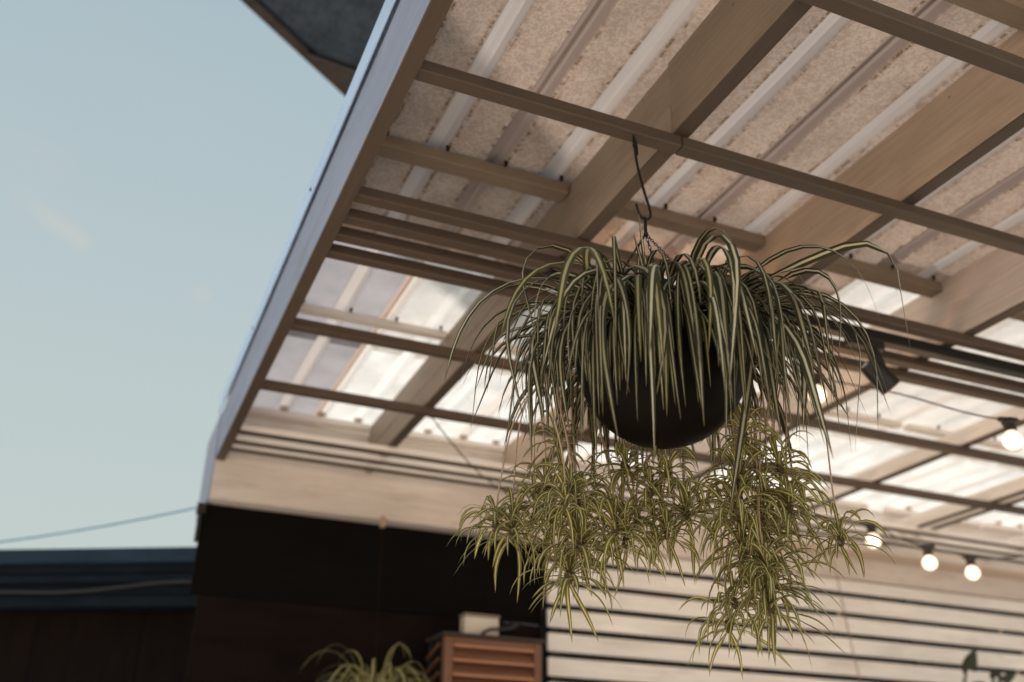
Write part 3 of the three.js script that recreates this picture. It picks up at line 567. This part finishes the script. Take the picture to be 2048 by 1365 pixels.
// ---------------------------------------------------------------- second plant, cabinet and small things at the bottom
{
  const c = P(0.815, 0.335, 2.97), q = thing('spider_plant', 'smaller spider plant before the dark wall, at the bottom edge left of the cabinet', 'plant', c);
  const ball = { c: c.clone().setY(c.y - 0.05), r: 0.13, ky: 1 };
  for (let i = 0; i < 64; i++) {
    const az = i * 2.39996, pitch = rr(25, 80) * D;
    part('leaf', leafGeo({ p: c.clone().add(new THREE.Vector3(Math.cos(az) * 0.05, 0, Math.sin(az) * 0.05)), az, pitch, end: rr(-90, -55) * D, len: rr(0.26, 0.48), w: rr(0.010, 0.017), bend: rr(0.35, 0.6), sharp: 0.3, curl: rr(-0.5, 0.5), twist: rr(-0.4, 0.4), n: 10 }), i % 3 ? BABY[i % 2] : LEAF[2], q);
  }
  const b = thing('hanging_basket', 'dark pot of the small spider plant on a thin rod below the white beam', 'hanging basket', c);
  part('bowl', new THREE.LatheGeometry([[0.001, -0.2], [0.08, -0.195], [0.115, -0.12], [0.13, 0], [0.137, 0.005], [0.135, 0.02], [0.122, 0.01], [0.12, -0.03]].map(([x, y]) => new THREE.Vector2(x, y)), 32).translate(c.x, c.y - 0.03, c.z), M.blackMetal, b);
  part('rod', tube([P(0.806, 0.876, 2.97), P(0.808, 0.70, 2.97), P(0.812, 0.5, 2.97), P(0.815, 0.345, 2.97)], 0.003, 20, 6), dark({ color: rgb(0.016, 0.009, 0.006), roughness: 0.8 }), b);
  part('top_clip', lbox(0.797, 0.815, 0.838, 0.8715, 2.962, 2.978, 0.003), std({ color: rgb(0.35, 0.24, 0.15), roughness: 0.6 }), b);
}
{
  M.cedar = std({ map: tex(512, 256, (u, v) => { const g = fbm(u, v + 0.03 * fbm(u, v, 3, 3, 5, 2), 4, 60, 8, 3), k = 0.65 + 0.7 * g; return [0.18 * k, 0.078 * k, 0.040 * k]; }), roughness: 0.55 });
  M.cedarLit = std({ color: rgb(0.44, 0.20, 0.11), roughness: 0.55 });  // lit copy of the cedar
  const w = thing('louvred_cabinet', 'reddish timber cabinet with horizontal louvres beside the slatted wall at the bottom edge', 'cabinet', P(1.165, -EYE / U, 2.95));
  const TOP = 0.512;
  part('frame_stile', lbox(1.005, 1.032, -0.9, TOP - 0.0005, 2.895, 2.925), M.cedar, w); part('frame_stile', lbox(1.300, 1.325, -0.9, TOP - 0.0005, 2.895, 2.925), M.cedar, w);
  part('top_rail', lbox(1.0325, 1.2995, 0.482, TOP - 0.001, 2.897, 2.925), M.cedar, w);
  part('top_board', lbox(0.995, 1.335, TOP, TOP + 0.01, 2.885, 3.055), std({ color: rgb(0.04, 0.026, 0.02), roughness: 0.7 }), w);
  part('back_panel', lbox(1.005, 1.325, -0.9, TOP - 0.0005, 3.035, 3.05), M.black, w);
  for (let k = 0; k < 30; k++) {
    const h = 0.466 - k * 0.042;
    const g = new THREE.BoxGeometry(0.267 * U, 0.007, 0.045 * U); g.rotateX(0.98); const p = P(1.166, h, 2.912); g.translate(p.x, p.y, p.z); 
    part('louvre', boxUV(g.toNonIndexed(), new THREE.Vector3(1, 0.01, 0.05)), M.cedar, w);
    const e = new THREE.BoxGeometry(0.265 * U, 0.011, 0.016); const pe = P(1.166, h + 0.0195, 2.8985); e.translate(pe.x, pe.y, pe.z);
    part('louvre_lit_edge', boxUV(e.toNonIndexed(), new THREE.Vector3(1, 0.01, 0.01)), M.cedarLit, w);  // bright strip: light catching the louvre edge, put in as colour
    const s = new THREE.BoxGeometry(0.008, 0.014, 0.12 * U); s.rotateX(-0.25); const r = P(0.998, h + 0.01, 2.985); s.translate(r.x, r.y, r.z);
    part('side_louvre', boxUV(s.toNonIndexed(), new THREE.Vector3(0.01, 0.01, 1)), M.cedar, w);
  }
  const b = thing('junction_box', 'small grey-white box with a black lead standing on top of the louvred cabinet', 'box', P(1.13, TOP + 0.0105, 2.93));
  part('casing', lbox(1.073, 1.187, TOP + 0.0105, TOP + 0.068, 2.915, 2.96, 0.005), std({ map: tex(128, 128, (u, v) => { const k = 0.8 + 0.4 * fbm(u, v, 5, 7, 3, 4); return [0.55 * k, 0.47 * k, 0.39 * k]; }), roughness: 0.6 }), b);
  part('lid', lbox(1.070, 1.190, TOP + 0.0685, TOP + 0.076, 2.912, 2.963, 0.003), std({ color: rgb(0.22, 0.18, 0.145), roughness: 0.6 }), b);
  part('lead', tube([P(1.125, TOP + 0.014, 2.90), P(1.15, TOP + 0.028, 2.90), P(1.19, TOP + 0.034, 2.905), P(1.235, TOP + 0.045, 2.93), P(1.28, TOP + 0.07, 2.98)], 0.008, 24, 8), M.cable, b);
}
{ // broad leaf standing before the slats at the lower right
  const mat = phys({ map: tex(64, 128, (u, v) => { const k = 0.7 + 0.6 * fbm(u, v, 8, 20, 5, 3); return [0.030 * k, 0.036 * k, 0.014 * k]; }), transmission: 0.2, thickness: 0, roughness: 1, clearcoat: 0.3, side: THREE.DoubleSide });
  const c = P(3.10, 0.36, 2.8), t = thing('rubber_plant', 'dark broad-leaved plant in front of the white slats at the lower right corner', 'plant', c);
  const lf = (p0, p1, w) => { const d = p1.clone().sub(p0), len = d.length(); return leafGeo({ p: p0, az: Math.atan2(d.z, d.x), pitch: Math.asin(d.y / len), end: Math.asin(d.y / len) - 0.15, len, w, fold: 0.2, n: 8, twist: 1.1 }); };
  part('leaf', lf(P(2.962, 0.485, 2.8), P(3.035, 0.612, 2.8), 0.085), mat, t);
  part('leaf', lf(P(3.10, 0.49, 2.8), P(3.14, 0.55, 2.8), 0.07), mat, t);
  part('leaf', lf(P(3.10, 0.47, 2.8), P(3.22, 0.545, 2.8), 0.06), mat, t);
  part('leaf', lf(P(3.09, 0.45, 2.8), P(2.99, 0.49, 2.8), 0.08), mat, t);
  part('stem', tube([P(3.10, -0.93, 2.8), P(3.11, 0, 2.8), P(3.10, 0.36, 2.8), P(3.10, 0.5, 2.8)], 0.008, 20, 6), std({ color: rgb(0.05, 0.04, 0.02), roughness: 0.8 }), t);
  part('stem', tube([P(3.10, 0.40, 2.8), P(3.03, 0.43, 2.8), P(2.962, 0.485, 2.8)], 0.005, 12, 6), std({ color: rgb(0.05, 0.05, 0.02), roughness: 0.8 }), t);
}

renderer.render(scene, camera);
